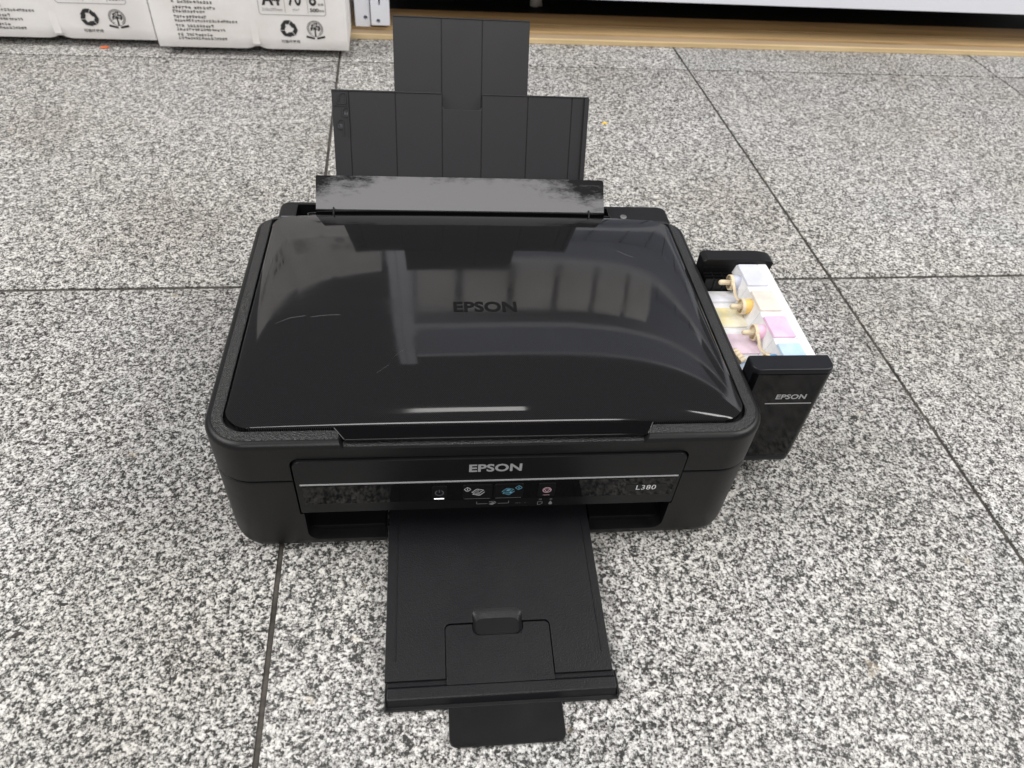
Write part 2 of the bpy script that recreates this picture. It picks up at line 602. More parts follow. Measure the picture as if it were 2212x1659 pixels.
def lettering(name, txt, box, mat, parent, fn, bold=0.0, shear=0.0, spacing=1.0):
    """text stretched to fill box=(u0,u1,v0,v1) mm; fn(u,v) -> mm point"""
    me = text_mesh(txt, bold, shear, spacing)
    vs = [v.co.copy() for v in me.vertices]
    x0, x1 = min(v.x for v in vs), max(v.x for v in vs)
    y0, y1 = min(v.y for v in vs), max(v.y for v in vs)
    u0, u1, v0, v1 = box
    for v in me.vertices:
        p = fn(u0+(v.co.x-x0)/(x1-x0)*(u1-u0), v0+(v.co.y-y0)/(y1-y0)*(v1-v0))
        v.co = Vector(p)*MM
    return finish(name, me, mat, parent, 0)


class Flat:
    """flat print laid on a surface through fn(u,v)"""
    def __init__(s, fn):
        s.fn, s.m = fn, MB()

    def poly(s, pts):
        s.m.add([s.fn(u, v) for u, v in pts], [tuple(range(len(pts)))])

    def rect(s, u0, u1, v0, v1):
        s.poly([(u0, v0), (u1, v0), (u1, v1), (u0, v1)])

    def line(s, pts, w, closed=False):
        n = len(pts)
        for i in range(n if closed else n-1):
            a, b = Vector(pts[i]), Vector(pts[(i+1) % n])
            d = (b-a).normalized()
            q = Vector((-d.y, d.x))*w/2
            e = d*w*0.45
            s.poly([a-e-q, b+e-q, b+e+q, a-e+q])

    def ring(s, c, r, w, a0=0, a1=360, n=28):
        A = [math.radians(a0+(a1-a0)*k/n) for k in range(n+1)]
        for k in range(n):
            s.poly([(c[0]+(r+t)*math.cos(a), c[1]+(r+t)*math.sin(a)) for t, a in ((-w/2, A[k]), (w/2, A[k]), (w/2, A[k+1]), (-w/2, A[k+1]))])

    def build(s, name, mat, parent):
        return s.m.build(name, mat, parent, smooth=0, recalc=False)


# ------------------------------------------------------------------ the floor: granite slabs with open joints
TYAW = 0.029
TX0, TY0, TS = -170.1, 329.1, 600.4
fl = MB()
fl.box(-4200, 4200, -3000, 5000, -40, -1.6)
floor = fl.build('floor', 'grout')
tag(floor, kind='structure')
floor.rotation_euler = (0, 0, TYAW)
rt = random.Random(3)
tm = MB()
g_ = 2.0
tm.box(g_, TS-g_, g_, TS-g_, -1.5, 0)
tile_me = None
for i in range(-3, 4):
    for j in range(-2, 3):
        if tile_me is None:
            o = tm.build('granite_tile', 'granite', floor, bevel=0.4, segs=2)
            tile_me = o.data
        else:
            o = bpy.data.objects.new('granite_tile', tile_me)
            COL.objects.link(o)
            o.parent = floor
        c, s_ = math.cos(TYAW), math.sin(TYAW)
        # offset of the grid origin expressed in the rotated floor frame
        ox = (TX0*c + TY0*s_)
        oy = (-TX0*s_ + TY0*c)
        o.location = ((ox+i*TS)*MM, (oy+j*TS)*MM, rt.uniform(-0.0006, 0.0))

# ------------------------------------------------------------------ printer
printer = empty('inkjet_printer', (0, 0, 0))
tag(printer, 'black multifunction inkjet printer with side ink tank and open trays on granite floor', 'printer')
HW = 197.5


def outline(ins, y0=0.0, y1=274.0, rf=30.0, rb=18.0, yb=None):
    return rrect(-HW+ins, HW-ins, y0+ins, (y1-ins if yb is None else yb), (max(rf-ins, 2), max(rf-ins, 2), max(rb-ins, 2), max(rb-ins, 2)), 10)


# base
b = MB()
lp = []
for ins, z in ((6, 1.5), (2.5, 2.5), (0.8, 5), (0.0, 10), (0, 40), (0, 80.8), (0.5, 82.0), (2.2, 82.4)):
    lp.append(at_z(outline(ins, 0, 298, 30, 22), z))
b.loft(lp)
base = b.build('base_body', 'satin', printer, smooth=50)
c1 = MB()
c1.prism(rrect(-137.5, 138.5, 10.8, 60, (9, 9, 2, 2), 6), -20, 70, 'y')
c2 = MB()
c2.box(-79.2, 80.2, -20, 75, -10, 40)
c3 = MB()
c3.prism(rrect(-140.3, 140.3, 44, 107.6, (1, 1, 7, 7), 6), -20, 13, 'y')
cut(base, [c1.build('c', 'black'), c2.build('c', 'black'), c3.build('c', 'black')])

# dark interior behind the paper outlet
m = MB()
m.box(-138, 139, 45, 60, 4, 80)
m.build('outlet_cavity', 'black', printer)
m = MB()
for x0, x1 in ((-136.8, -80.2), (81.2, 137.8)):
    m = MB()
    m.prism(rrect(x0, x1, 10.9, 15.5, 1, 3), 9, 46, 'y')
    m.build('outlet_ledge', 'satin2', printer, bevel=0.7)

# scanner unit with pebbled rim
b = MB()
lp = [at_z(outline(2.2, 0, 274), 83.6), at_z(outline(0.4, 0, 274), 83.9), at_z(outline(0, 0, 274), 85), at_z(outline(0, 0, 274), 117.0)]
scan = None
for k in range(1, 5):
    a = math.radians(90*k/4)
    lp.append(at_z(outline(5.0*(1-math.cos(a)), 0, 274), 117.0+5.0*math.sin(a)))
b.loft(lp)
scan = b.build('scanner_body', 'satin', printer, smooth=50)
c3 = MB()
c3.prism(rrect(-140.3, 140.3, 44, 107.6, (1, 1, 7, 7), 6), -20, 13, 'y')
c4 = MB()
c4.loft([[(-103.0, -20, 116.2), (104.5, -20, 116.2), (104.5, 14, 117.6), (-103.0, 14, 117.6)],
         [(-111.5, -20, 130), (114, -20, 130), (114, 14, 130), (-111.5, 14, 130)]])
c5 = MB()
c5.loft([at_z(outline(12.5, 0, 0, yb=271), 118), at_z(outline(12.5, 0, 0, yb=271), 140)])
cut(scan, [c3.build('c', 'black'), c4.build('c', 'black'), c5.build('c', 'black')])

# the pebbled rim plate lies on the scanner unit, split by the grip notch
m = MB()
lo = at_z(outline(4.6, 0, 274), 121.7)
hi = at_z(outline(5.2, 0, 274), 122.35)
mid = at_z(outline(11.6, 0, 0, yb=271.4), 122.9)
inn = at_z(outline(12.6, 0, 0, yb=271), 122.2)
inn2 = at_z(outline(12.6, 0, 0, yb=271), 119)
m.loft([lo, hi, mid, inn, inn2, lo], caps=(False, False))
rim = m.build('lid_rim', 'rim', printer, smooth=50)
c4 = MB()
c4.loft([[(-103.0, -20, 116.2), (104.5, -20, 116.2), (104.5, 13.5, 117.6), (-103.0, 13.5, 117.6)],
         [(-111.5, -20, 130), (114, -20, 130), (114, 13.5, 130), (-111.5, 13.5, 130)]])
cut(rim, [c4.build('c', 'black')])
m = MB()
m.prism([(0.6, 116.0), (14, 116.6), (14, 118.6), (8, 118.0), (1.4, 117.0)], -103.5, 105, 'x')
m.build('grip_ledge', 'rim', printer, bevel=0.4)

# glossy domed lid
LX0, LX1, LY0, LY1 = -183.3, 183.3, 14.2, 269.5
LCX, LCY, LA, LB = 0.0, (LY0+LY1)/2, (LX1-LX0)/2, (LY1-LY0)/2


def lid_z(x, y):
    u = min(1, abs((x-LCX)/LA))
    v = (y-LCY)/LB
    v = max(-1, min(1, v))
    pu = (1-u**3.2)
    pv = (1-abs(v)**3.0) if v < 0 else (1-0.85*abs(v)**3.2)
    return 123.2 + 15.0*(max(pu, 0)**0.62)*(max(pv, 0)**0.62)


def clamp_rr(x, y, R=(19, 16)):
    for sx in (-1, 1):
        for sy in (-1, 1):
            rr = R[0] if sy < 0 else R[1]
            cx, cy = sx*(LA-rr)+LCX, sy*(LB-rr)+LCY
            if (x-cx)*sx > 0 and (y-cy)*sy > 0:
                d = math.hypot(x-cx, y-cy)
                if d > rr:
                    return cx+(x-cx)*rr/d, cy+(y-cy)*rr/d
    return x, y


m = MB()
nx, ny = 150, 104


def warp(t):
    # denser sampling near the edges
    return 0.5*(t + math.sin(math.pi*t/2))


vs = []
for j in range(ny+1):
    for i in range(nx+1):
        x = LCX+LA*warp(-1+2*i/nx)
        y = LCY+LB*warp(-1+2*j/ny)
        x, y = clamp_rr(x, y)
        vs.append((x, y, lid_z(x, y)))
fs = [(j*(nx+1)+i, j*(nx+1)+i+1, (j+1)*(nx+1)+i+1, (j+1)*(nx+1)+i) for j in range(ny) for i in range(nx)]
# skirt
ring = [i for i in range(nx)]+[j*(nx+1)+nx for j in range(ny)]+[ny*(nx+1)+i for i in range(nx, 0, -1)]+[j*(nx+1) for j in range(ny, 0, -1)]
o_ = len(vs)
for k in ring:
    vs.append((vs[k][0], vs[k][1], 119.0))
n_ = len(ring)
for k in range(n_):
    fs.append((ring[k], o_+k, o_+(k+1) % n_, ring[(k+1) % n_]))
m.add(vs, fs)
lid = m.build('scan_lid', 'lid', printer, smooth=60)
lettering('lid_lettering', 'EPSON', (-25.8, 23.8, 117.8, 130.2), 'lid_ink', lid, lambda u, v: (u, v, lid_z(u, v)+0.2), bold=0.034, spacing=1.02)

# hairline scratches in the lid's gloss
for pts in ([(-160, 113), (-150, 117.5), (-138, 118.5)], [(-134, 116.5), (-122, 117.4), (-112, 117.0)], [(-82, 55), (-74, 62), (-70, 70), (-63, 77)], [(120, 205), (128, 199), (133, 197)]):
    q = MB()
    for (xa, ya), (xb, yb) in zip(pts, pts[1:]):
        for k in range(4):
            p0 = (xa+(xb-xa)*k/4, ya+(yb-ya)*k/4)
            p1 = (xa+(xb-xa)*(k+1)/4, ya+(yb-ya)*(k+1)/4)
            w0 = 0.10
            q.add([(p0[0], p0[1]-w0, lid_z(*p0)+.10), (p1[0], p1[1]-w0, lid_z(*p1)+.10), (p1[0]+w0, p1[1]+w0, lid_z(*p1)+.10), (p0[0]+w0, p0[1]+w0, lid_z(*p0)+.10)], [(0, 1, 2, 3)])
    q.build('scratch', 'grey_ink', lid, smooth=0, recalc=False)

# grip bar on the lid's front edge
m = MB()
top = [(-111.0, 14.4, 124.0), (113.5, 14.4, 124.0), (107.5, 4.0, 121.6), (-102.5, 4.0, 121.6)]
bot = [(-111.0, 14.4, 119.6), (113.5, 14.4, 119.6), (107.5, 4.4, 119.0), (-102.5, 4.4, 119.0)]
m.add(top+bot, [(0, 3, 2, 1), (4, 5, 6, 7), (0, 1, 5, 4), (1, 2, 6, 5), (2, 3, 7, 6), (3, 0, 4, 7)])
m.build('grip_bar', 'gloss', lid, bevel=1.1, segs=3)

# control panel
m = MB()
m.prism(rrect(-138.6, 138.6, 48.4, 106.6, (1.2, 1.2, 6, 6), 6), -2.2, 12.5, 'y')
panel = m.build('control_panel', 'satin2', printer, bevel=0.7, segs=2)
m = MB()
m.prism(rrect(-134.6, 135.4, 59.8, 80.6, 1.0, 3), -2.9, -1.5, 'y')
m.build('glossy_strip', 'gloss', panel, bevel=0.25)
m = MB()
m.box(-135.6, 136.4, -2.75, -1.5, 81.3, 82.4)
m.build('silver_line', 'silver', panel)


def front(dy):
    return lambda u, v: (u, dy, v)


lettering('brand_lettering', 'EPSON', (-18.0, 19.3, 91.9, 100.3), 'silver', panel, front(-2.35), bold=0.03, spacing=1.02)
# model plate
m = MB()
m.prism(rrect(99.0, 131.0, 64.4, 73.2, 1.5, 3), -3.15, -2.5, 'y')
m.build('model_plate', 'satin2', panel, bevel=0.2)
lettering('model_lettering', 'L380', (106.8, 121.8, 66.9, 72.3), 'white_ink', panel, front(-3.3), bold=0.0, spacing=1.08)
# scan bracket, paper and ink marks on the lower edge
P_ = Flat(front(-2.35))
P_.line([(-11.4, 56.2), (-11.4, 53.6), (-3.6, 53.6)], 0.42)
P_.line([(12.4, 56.2), (12.4, 53.6), (4.6, 53.6)], 0.42)
P_.poly([(-2.4, 53.0), (0.2, 51.8), (3.0, 54.2), (0.5, 55.4)])
P_.line([(-2.0, 55.6), (1.0, 56.6), (2.9, 55.0)], 0.6)
P_.line([(34.4, 50.6), (34.4, 54.2), (37.8, 54.2), (37.8, 52.0), (36.4, 50.6)], 0.42, True)
P_.line([(35.3, 56.6), (37.0, 56.6)], 0.4)
P_.line([(43.2, 56.6), (44.9, 56.6)], 0.35)
P_.line([(35.3, 57.7), (37.0, 57.7)], 0.3)
P_.line([(43.2, 57.7), (44.9, 57.7)], 0.3)
P_.poly([(44.1+1.45*math.cos(a), 51.8+1.45*math.sin(a)) for a in [math.radians(t) for t in range(150, 391, 20)]]+[(44.1, 54.9)])
for u in (17.6, 18.8, 20.6, 24.6):
    P_.rect(u, u+0.7, 53.2, 53.6)
P_.build('panel_symbols', 'grey_ink', panel)


def button(name, x0, x1, z0, z1):
    m = MB()
    m.prism(rrect(x0, x1, z0, z1, 1.6, 4), -3.7, -2.0, 'y')
    return m.build(name, 'satin2', printer, bevel=0.35)


pb = button('power_button', -44.2, -33.2, 63.6, 77.8)
q = Flat(front(-3.82))
q.ring((-38.8, 70.4), 2.9, 0.75, 120, 420)
q.rect(-39.15, -38.45, 70.8, 74.2)
q.build('power_symbol', 'dim_ink', pb)
m = MB()
m.prism(rrect(-42.6, -35.4, 61.9, 62.8, 0.4, 3), -3.1, -2.0, 'y')
m.build('status_light', 'led', pb)


def page_icon(q, cx, cz, k=1.0, full=False):
    a = [(-4.6, -0.3), (-1.0, 3.6), (4.0, 2.2), (0.6, -1.8)]
    c_ = [(-3.9, -2.5), (-0.3, 1.2), (4.6, 0.0), (1.2, -4.2)]
    q.line([(cx+u*k, cz+v*k) for u, v in a], 0.42, True)
    q.line([(cx+u*k, cz+v*k) for u, v in (c_[1], c_[2], c_[3], c_[0])][1:], 0.42)
    q.line([(cx+c_[0][0]*k, cz+c_[0][1]*k), (cx-2.6*k, cz-1.1*k)], 0.42)
    for t in (0.33, 0.67):
        u0, v0 = a[0][0]+(a[1][0]-a[0][0])*t, a[0][1]+(a[1][1]-a[0][1])*t
        u1, v1 = a[3][0]+(a[2][0]-a[3][0])*t, a[3][1]+(a[2][1]-a[3][1])*t
        q.line([(cx+(u0*.8+u1*.2)*k, cz+(v0*.8+v1*.2)*k), (cx+(u0*.2+u1*.8)*k, cz+(v0*.2+v1*.8)*k)], 0.3)
    q.line([(cx-1.4*k, cz-2.6*k), (cx+1.6*k, cz-3.3*k)], 0.3)
    if full:
        q.poly([(cx-0.3*k, cz+2.6*k), (cx+2.0*k, cz+2.0*k), (cx+0.6*k, cz+0.3*k), (cx-1.4*k, cz+0.9*k)])
        q.poly([(cx+1.4*k, cz-0.6*k), (cx+3.4*k, cz-1.0*k), (cx+2.0*k, cz-2.4*k), (cx+0.4*k, cz-2.0*k)])


def diamond(q, cx, cz, r=2.5):
    q.line([(cx-r, cz), (cx, cz-r), (cx+r, cz), (cx, cz+r)], 0.4, True)
    q.rect(cx-0.22, cx+0.22, cz-1.1, cz+1.1)


kb = button('copy_button', -22.0, -0.6, 62.0, 78.4)
q = Flat(front(-3.82))
page_icon(q, -10.9, 70.2)
diamond(q, -18.6, 73.6)
q.build('mono_copy_symbol', 'white_ink', kb)
kc = button('copy_button', 0.9, 22.3, 62.0, 78.4)
q = Flat(front(-3.82))
page_icon(q, 11.0, 70.2, 1.0, True)
diamond(q, 18.6, 74.2)
q.build('colour_copy_symbol', 'blue_ink', kc)
sb = button('stop_button', 33.0, 45.8, 62.2, 78.2)
q = Flat(front(-3.82))
q.ring((39.6, 70.4), 2.95, 0.62)
q.line([(37.3, 71.7), (41.9, 71.7), (39.6, 67.9)], 0.55, True)
q.rect(37.0, 42.0, 64.2, 64.6)
q.build('stop_symbol', 'pink_ink', sb)
for xx in (-22.0, 0.9):
    m = MB()
    m.box(xx+1.4, xx+20.2, -3.2, -2.4, 61.2, 61.55)
    m.build('button_edge', 'grey_ink', panel)

# rear housing of the sheet feeder
m = MB()
lp = [at_z(rrect(-182, 190, 276, 304.5, (2, 2, 9, 9), 6), 40), at_z(rrect(-182, 190, 276, 304.5, (2, 2, 9, 9), 6), 117),
      at_z(rrect(-181.2, 189.2, 276, 303.7, (2, 2, 8, 8), 6), 118.6), at_z(rrect(-179.5, 187.5, 276, 302, (2, 2, 7, 7), 6), 119.2)]
m.loft(lp)
rear = m.build('rear_housing', 'satin', printer, smooth=50)
c = MB()
c.box(-166, 130, 279, 299, 90, 140)
cut(rear, [c.build('c', 'black')])
m = MB()
m.box(-178, 186, 271.2, 276.3, 84, 120.6)
m.build('hinge_bed', 'satin', rear, bevel=0.5)
m = MB()
m.box(-178, -149, 272.4, 275.4, 120.7, 121.6)
m.build('hinge_strip', 'dim_ink', rear)
m = MB()
m.box(134, 170, 272.4, 275.4, 120.7, 121.6)
m.build('hinge_strip', 'dim_ink', rear)
m = MB()
m.cyl((144, 283, 118.8), (144, 283, 120.2), 5.0, 4.8, 24)
sc_ = m.build('screw_recess', 'satin2', rear, bevel=0.3)
m = MB()
m.cyl((144, 283, 120.2), (144, 283, 120.9), 3.4, 3.0, 20)
m.build('screw', 'steel', rear, bevel=0.2)

# paper support: local x across, local z up the slope
TILT = math.radians(21)
sup = MB()
sup.prism([(-128.6, -8), (104.2, -8), (104.2, 102), (5.6, 102), (5.6, 91), (3.6, 88.6), (-28.6, 88.6), (-30.6, 91), (-30.6, 102), (-128.6, 102)], 1.0, 3.2, 'y')
ga = 0.42
segs_ = [(-128.6, -113.6), (-113.6, -72.4), (-72.4, -30.6), (-30.6, 5.5), (5.5, 47.6), (47.6, 88.4), (88.4, 99.3)]
for a, c in segs_:
    zt = 88.6 if (a, c) == (-30.6, 5.5) else 102
    if (a, c) == (-128.6, -113.6):
        sup.box(a, c-ga, 0, 1.2, -8, zt)
    else:
        sup.box(a+ga, c-ga, 0, 1.2, -8, zt)
sup.box(100.2, 104.2, -1.6, 1.2, -8, 101.4)
support = sup.build('paper_support', 'support', printer, bevel=0.28, segs=2)
support.location = (0, 0.295, 0.120)
support.rotation_euler = (-TILT, 0, 0)
# top bead of the support
m = MB()
m.box(-128.6, -31, -0.5, 3.2, 101.2, 102.8)
m.box(6, 104.2, -0.5, 3.2, 101.2, 102.6)
m.build('top_bead', 'support', support, bevel=0.7, segs=3)
# moulded paper-size marks
q = MB()


def bar(u0, v0, u1, v1, w=0.8, h=0.7):
    a, b2 = Vector((u0, v0)), Vector((u1, v1))
    d = (b2-a).normalized()
    n = Vector((-d.y, d.x))*w/2
    pts = [a-n, b2-n, b2+n, a+n]
    q.add([(p.x, -h, p.y) for p in pts]+[(p.x, 0.1, p.y) for p in pts], [(0, 1, 2, 3), (7, 6, 5, 4), (0, 4, 5, 1), (1, 5, 6, 2), (2, 6, 7, 3), (3, 7, 4, 0)])


bar(-127.6, 89.6, -114.0, 89.6)
for p in (((-119, 80.2), (-114.2, 80.2)), ((-114.2, 80.2), (-114.2, 88)), ((-114.2, 88), (-117.6, 88)), ((-117.6, 88), (-119.4, 85.8)), ((-119.4, 85.8), (-119.4, 80.2)),
          ((-124.4, 69.6), (-119.4, 69.6)), ((-119.4, 69.6), (-119.4, 77.6)), ((-119.4, 77.6), (-122.6, 77.6)), ((-122.6, 77.6), (-124.6, 75.4)), ((-124.6, 75.4), (-124.6, 69.6)),
          ((-119.4, 69), (-119.4, 63.6)), ((-114.4, 80), (-114.4, 63)),
          ((-124, 91), (-116.2, 91)), ((-116.2, 91), (-116.2, 100)), ((-116.2, 100), (-120.4, 100)), ((-120.4, 100), (-122.6, 97)), ((-122.6, 97), (-122.6, 93.6)), ((-122.6, 93.6), (-124.2, 93.6)), ((-124.2, 93.6), (-124.2, 91)),
          ((-114.6, 91), (-114.6, 97.4))):
    bar(*p[0], *p[1])
q.build('moulded_size_marks', 'support', support, smooth=0)
lettering('moulded_lettering', 'A4', (-118.6, -115.0, 81.2, 84.4), 'dim_ink', support, lambda u, v: (u, -0.05, v), bold=0.01)
lettering('moulded_lettering', 'LTR', (-124.2, -120.0, 70.6, 73.6), 'dim_ink', support, lambda u, v: (u, -0.05, v), bold=0.01)

# pull-out extension behind the support
m = MB()
m.box(-73.2, 47.3, 6.1, 8.0, 60, 163.2)
for a, c in ((-73.2, -30.9), (-30.9, 5.1), (5.1, 47.3)):
    m.box(a+(0 if a < -70 else ga), c-(0 if c > 40 else ga), 5.0, 6.3, 60, 163.2)
ext = m.build('support_extension', 'support', printer, bevel=0.28)
ext.location = (0, 0.295, 0.120)
ext.rotation_euler = (-TILT, 0, 0)
m = MB()
m.box(-73.2, 47.3, 4.5, 8.0, 162.6, 163.9)
m.build('top_bead', 'support', ext, bevel=0.6, segs=3)

# feeder flap, hinged in front of the support: local z up the plate
m = MB()
m.prism(rrect(-134.6, 134.6, 4.6, 36.0, (0.6, 0.6, 3.0, 1.2), 4), 0, 2.2, 'y')
flap = m.build('feeder_flap', 'flap', printer, bevel=0.4)
flap.location = (-0.012, 0.2745, 0.1240)
flap.rotation_euler = (-math.radians(44), 0, 0)
m = MB()
m.box(-134.6, 134.6, -1.0, 0.8, -0.4, 5.4)
ft = m.build('flap_foot', 'gloss', flap, bevel=0.5)
ft.location = (0, 0.0012, 0)
ft.rotation_euler = (math.radians(30), 0, 0)
m = MB()
m.tube([(-134, 1.0, -0.6), (134, 1.0, -0.6)], 1.3, 12)
m.build('hinge_rod', 'gloss', flap)
for xx in (-118.5, 119.5):
    m = MB()
    m.box(xx-0.7, xx+0.7, -2.6, 0.4, -0.5, 6.6)
    m.build('flap_rib', 'satin2', flap, bevel=0.3)
for xx, d in ((-134.4, -1), (134.4, 1)):
    m = MB()
    m.cyl((xx, 1.0, -0.4), (xx+d*6.5, 1.0, -0.4), 2.6, 2.2, 16, True)
    m.build('hinge_pin', 'gloss', flap, smooth=60)

# ------------------------------------------------------------------ output tray
TS_ = 0.082


def tz(y):
    return 12.0+(y+114.0)*TS_


def tilted(poly, dlo, dhi):
    mb = MB()
    mb.loft([[(p[0], p[1], tz(p[1])+dlo) for p in poly], [(p[0], p[1], tz(p[1])+dhi) for p in poly]])
    return mb


def arc(cx, cy, r, a0, a1, n=5):
    return [(cx+r*math.cos(math.radians(a0+(a1-a0)*k/n)), cy+r*math.sin(math.radians(a0+(a1-a0)*k/n))) for k in range(n+1)]


main = [(-77.2, 44), (-77.2, -114.2), (-36.6, -114.2)]
main += arc(-32.6, -80.4, 4.0, 180, 90)
main += [(-16.6, -76.4)]
main += arc(-11.6, -71.0, 5.0, 180, 90)
main += arc(13.4, -71.0, 5.0, 90, 0)
main += [(18.4, -76.4)]
main += arc(34.2, -80.4, 4.0, 90, 0)
main += [(38.2, -114.2), (78.2, -114.2), (78.2, 44)]
t_ = tilted(main, -3.2, 0)
tray = t_.build('output_tray', 'tray', printer, bevel=0.45, segs=2)
tag(tray, None)
# under plate
m = MB()
m.loft([[(p[0], p[1], tz(p[1])-7.0) for p in rrect(-76.2, 77.2, -118, 44, 1, 2)], [(p[0], p[1], tz(p[1])-3.3) for p in rrect(-76.2, 77.2, -118, 44, 1, 2)]])
m.build('tray_underside', 'satin2', tray)
# flap
fp = [(-35.8, -118.2), (37.4, -118.2)]
fp += arc(34.0, -80.8, 3.4, 0, 90)
fp += [(19.2, -77.4), (19.2, -80.0)]
fp += arc(13.6, -80.0-0.2, 5.4, 0, -90)
fp += arc(-11.8, -80.2, 5.4, -90, -180)
fp += [(-17.2, -77.4)]
fp += arc(-32.4, -80.8, 3.4, 90, 180)
t_ = tilted(fp, -3.2, -0.5)
t_.build('tray_flap', 'tray', tray, bevel=0.4)
# finger well
m = MB()
vs, fs = [], []
nu, nv = 28, 20
for j in range(nv+1):
    for i in range(nu+1):
        s, t = -1+2*i/nu, -1+2*j/nv
        # rounded square
        k = 0.30
        X = s*(1-0.5*k*max(0, abs(t)-0.5)**2*4*0.25*abs(s)**3)
        Y = t*(1-0.5*k*max(0, abs(s)-0.75)**2*16*0.25*abs(t)**3)
        x, y = 0.9+X*17.3, -75.8+Y*10.0
        gt = 0.5-0.5*math.cos(math.pi*min(1, (1-t)/1.25)) if t > -0.25 else max(0, 1-((-0.25-t)/0.75)**3)
        dep = 5.6*max(0, 1-abs(s)**6)**0.8*gt
        vs.append((x, y, tz(y)-0.35-dep))
for j in range(nv):
    for i in range(nu):
        a = j*(nu+1)+i
        fs.append((a, a+1, a+nu+2, a+nu+1))
m.add(vs, fs)
m.build('finger_well', 'tray', tray, smooth=75)
# thin edge guides
m = MB()
for xx in (-70.2, 72.4):
    m = MB()
    ys = (2.0, -101.0)
    m.loft([[(xx-0.55, ys[1], tz(ys[1])-0.2), (xx+0.55, ys[1], tz(ys[1])-0.2), (xx+0.55, ys[0], tz(ys[0])-0.2), (xx-0.55, ys[0], tz(ys[0])-0.2)],
            [(xx-0.3, ys[1], tz(ys[1])+0.45), (xx+0.3, ys[1], tz(ys[1])+0.45), (xx+0.3, ys[0], tz(ys[0])+0.45), (xx-0.3, ys[0], tz(ys[0])+0.45)]])
    m.build('edge_guide', 'tray', tray)
# front band
m = MB()
m.prism([(-112.5, 4.0), (-112.5, 9.6), (-117.6, 9.6), (-118.4, 11.0), (-125.4, 10.4), (-126.6, 9.2), (-128.4, 4.0)][::-1], -75.6, 79.2, 'x')
m.build('tray_front_band', 'tray', tray, bevel=0.7, segs=3)
m = MB()
m.prism([(-112.0, 2.0), (-112.0, 4.2), (-128.0, 4.2), (-130.4, 3.4), (-130.6, 2.0)][::-1], -77.0, 81.0, 'x')
m.box(-77.0, -75.7, -129.6, -115.0, 2.4, 8.0)
m.box(79.3, 81.0, -129.6, -113.0, 2.4, 8.2)
m.build('tray_front_lip', 'satin2', tray, bevel=0.35)
# tray extension tongue
m = MB()
m.prism(rrect(-35.0, 41.6, -155.4, -120, (5, 5, 1, 1), 6), 1.2, 3.4, 'z')
tongue = m.build('tray_stop', 'satin2', tray, bevel=0.5)
m = MB()
m.box(-27.4, -16.8, -154.6, -153.8, 3.3, 3.9)
m.build('stop_bead', 'satin2', tray, bevel=0.2)
m = MB()
m.box(25.6, 36.6, -154.6, -153.8, 3.3, 3.9)
m.build('stop_bead', 'satin2', tray, bevel=0.2)

# ------------------------------------------------------------------ side ink tank
m = MB()
fo = lambda ins, y0=58.0: rrect(199.8+ins, 266.2-ins, y0+ins, 74.4, (8-ins, 8-ins, 0.6, 0.6), 8)
m.loft([at_z(fo(1.2), 20.0), at_z(fo(0.2), 21.0), at_z(fo(0), 26), at_z(fo(0), 127.4), at_z(fo(0.4), 129.2), at_z(fo(1.4), 130.0)])
case = m.build('tank_front_cover', 'glossblue', printer, smooth=50)
m = MB()
m.loft([at_z(rrect(200.4, 265.6, 57.4, 66, (7.4, 7.4, .5, .5), 8), 28.0), at_z(rrect(200.4, 265.6, 57.4, 66, (7.4, 7.4, .5, .5), 8), 125.4)])
m.build('glossy_face', 'tankface', case, smooth=50)
lettering('tank_lettering', 'EPSON', (226.3, 251.2, 98.5, 104.0), 'silver', case, front(57.2), bold=0.03, shear=0.0, spacing=1.02)
q = Flat(front(57.2))
q.rect(219.4, 258.0, 93.1, 94.3)
q.build('silver_underline', 'silver', case)
# case floor and outer side below the tanks
m = MB()
m.box(198.6, 264.5, 74, 206, 20, 27)
m.box(198.4, 201.0, 74, 206, 26, 112)
m.build('tank_case_shell', 'satin', case, bevel=0.6)
# rear end of the case
m = MB()
m.prism([(198.8, 20), (262.0, 20), (264.4, 116), (266.0, 126.5), (262.0, 128.4), (252, 130.0), (203, 130.0), (200.0, 127.5)], 200.0, 215.0, 'y')
m.build('tank_rear_cover', 'satin2', case, bevel=1.0, segs=2)
# ribbed dark pocket in front of the rear cover
m = MB()
m.box(201.0, 228.0, 186.0, 200.5, 84, 86)
for yy in (187.0, 191.4, 195.8):
    m.box(201.0, 228.0, yy, yy+0.8, 86, 118)
for xx in (209, 218):
    m.box(xx, xx+0.8, 186.0, 200.4, 86, 117)
m.box(201.0, 228.0, 199.4, 200.4, 86, 122)
m.build('rib_grid', 'satin2', case)

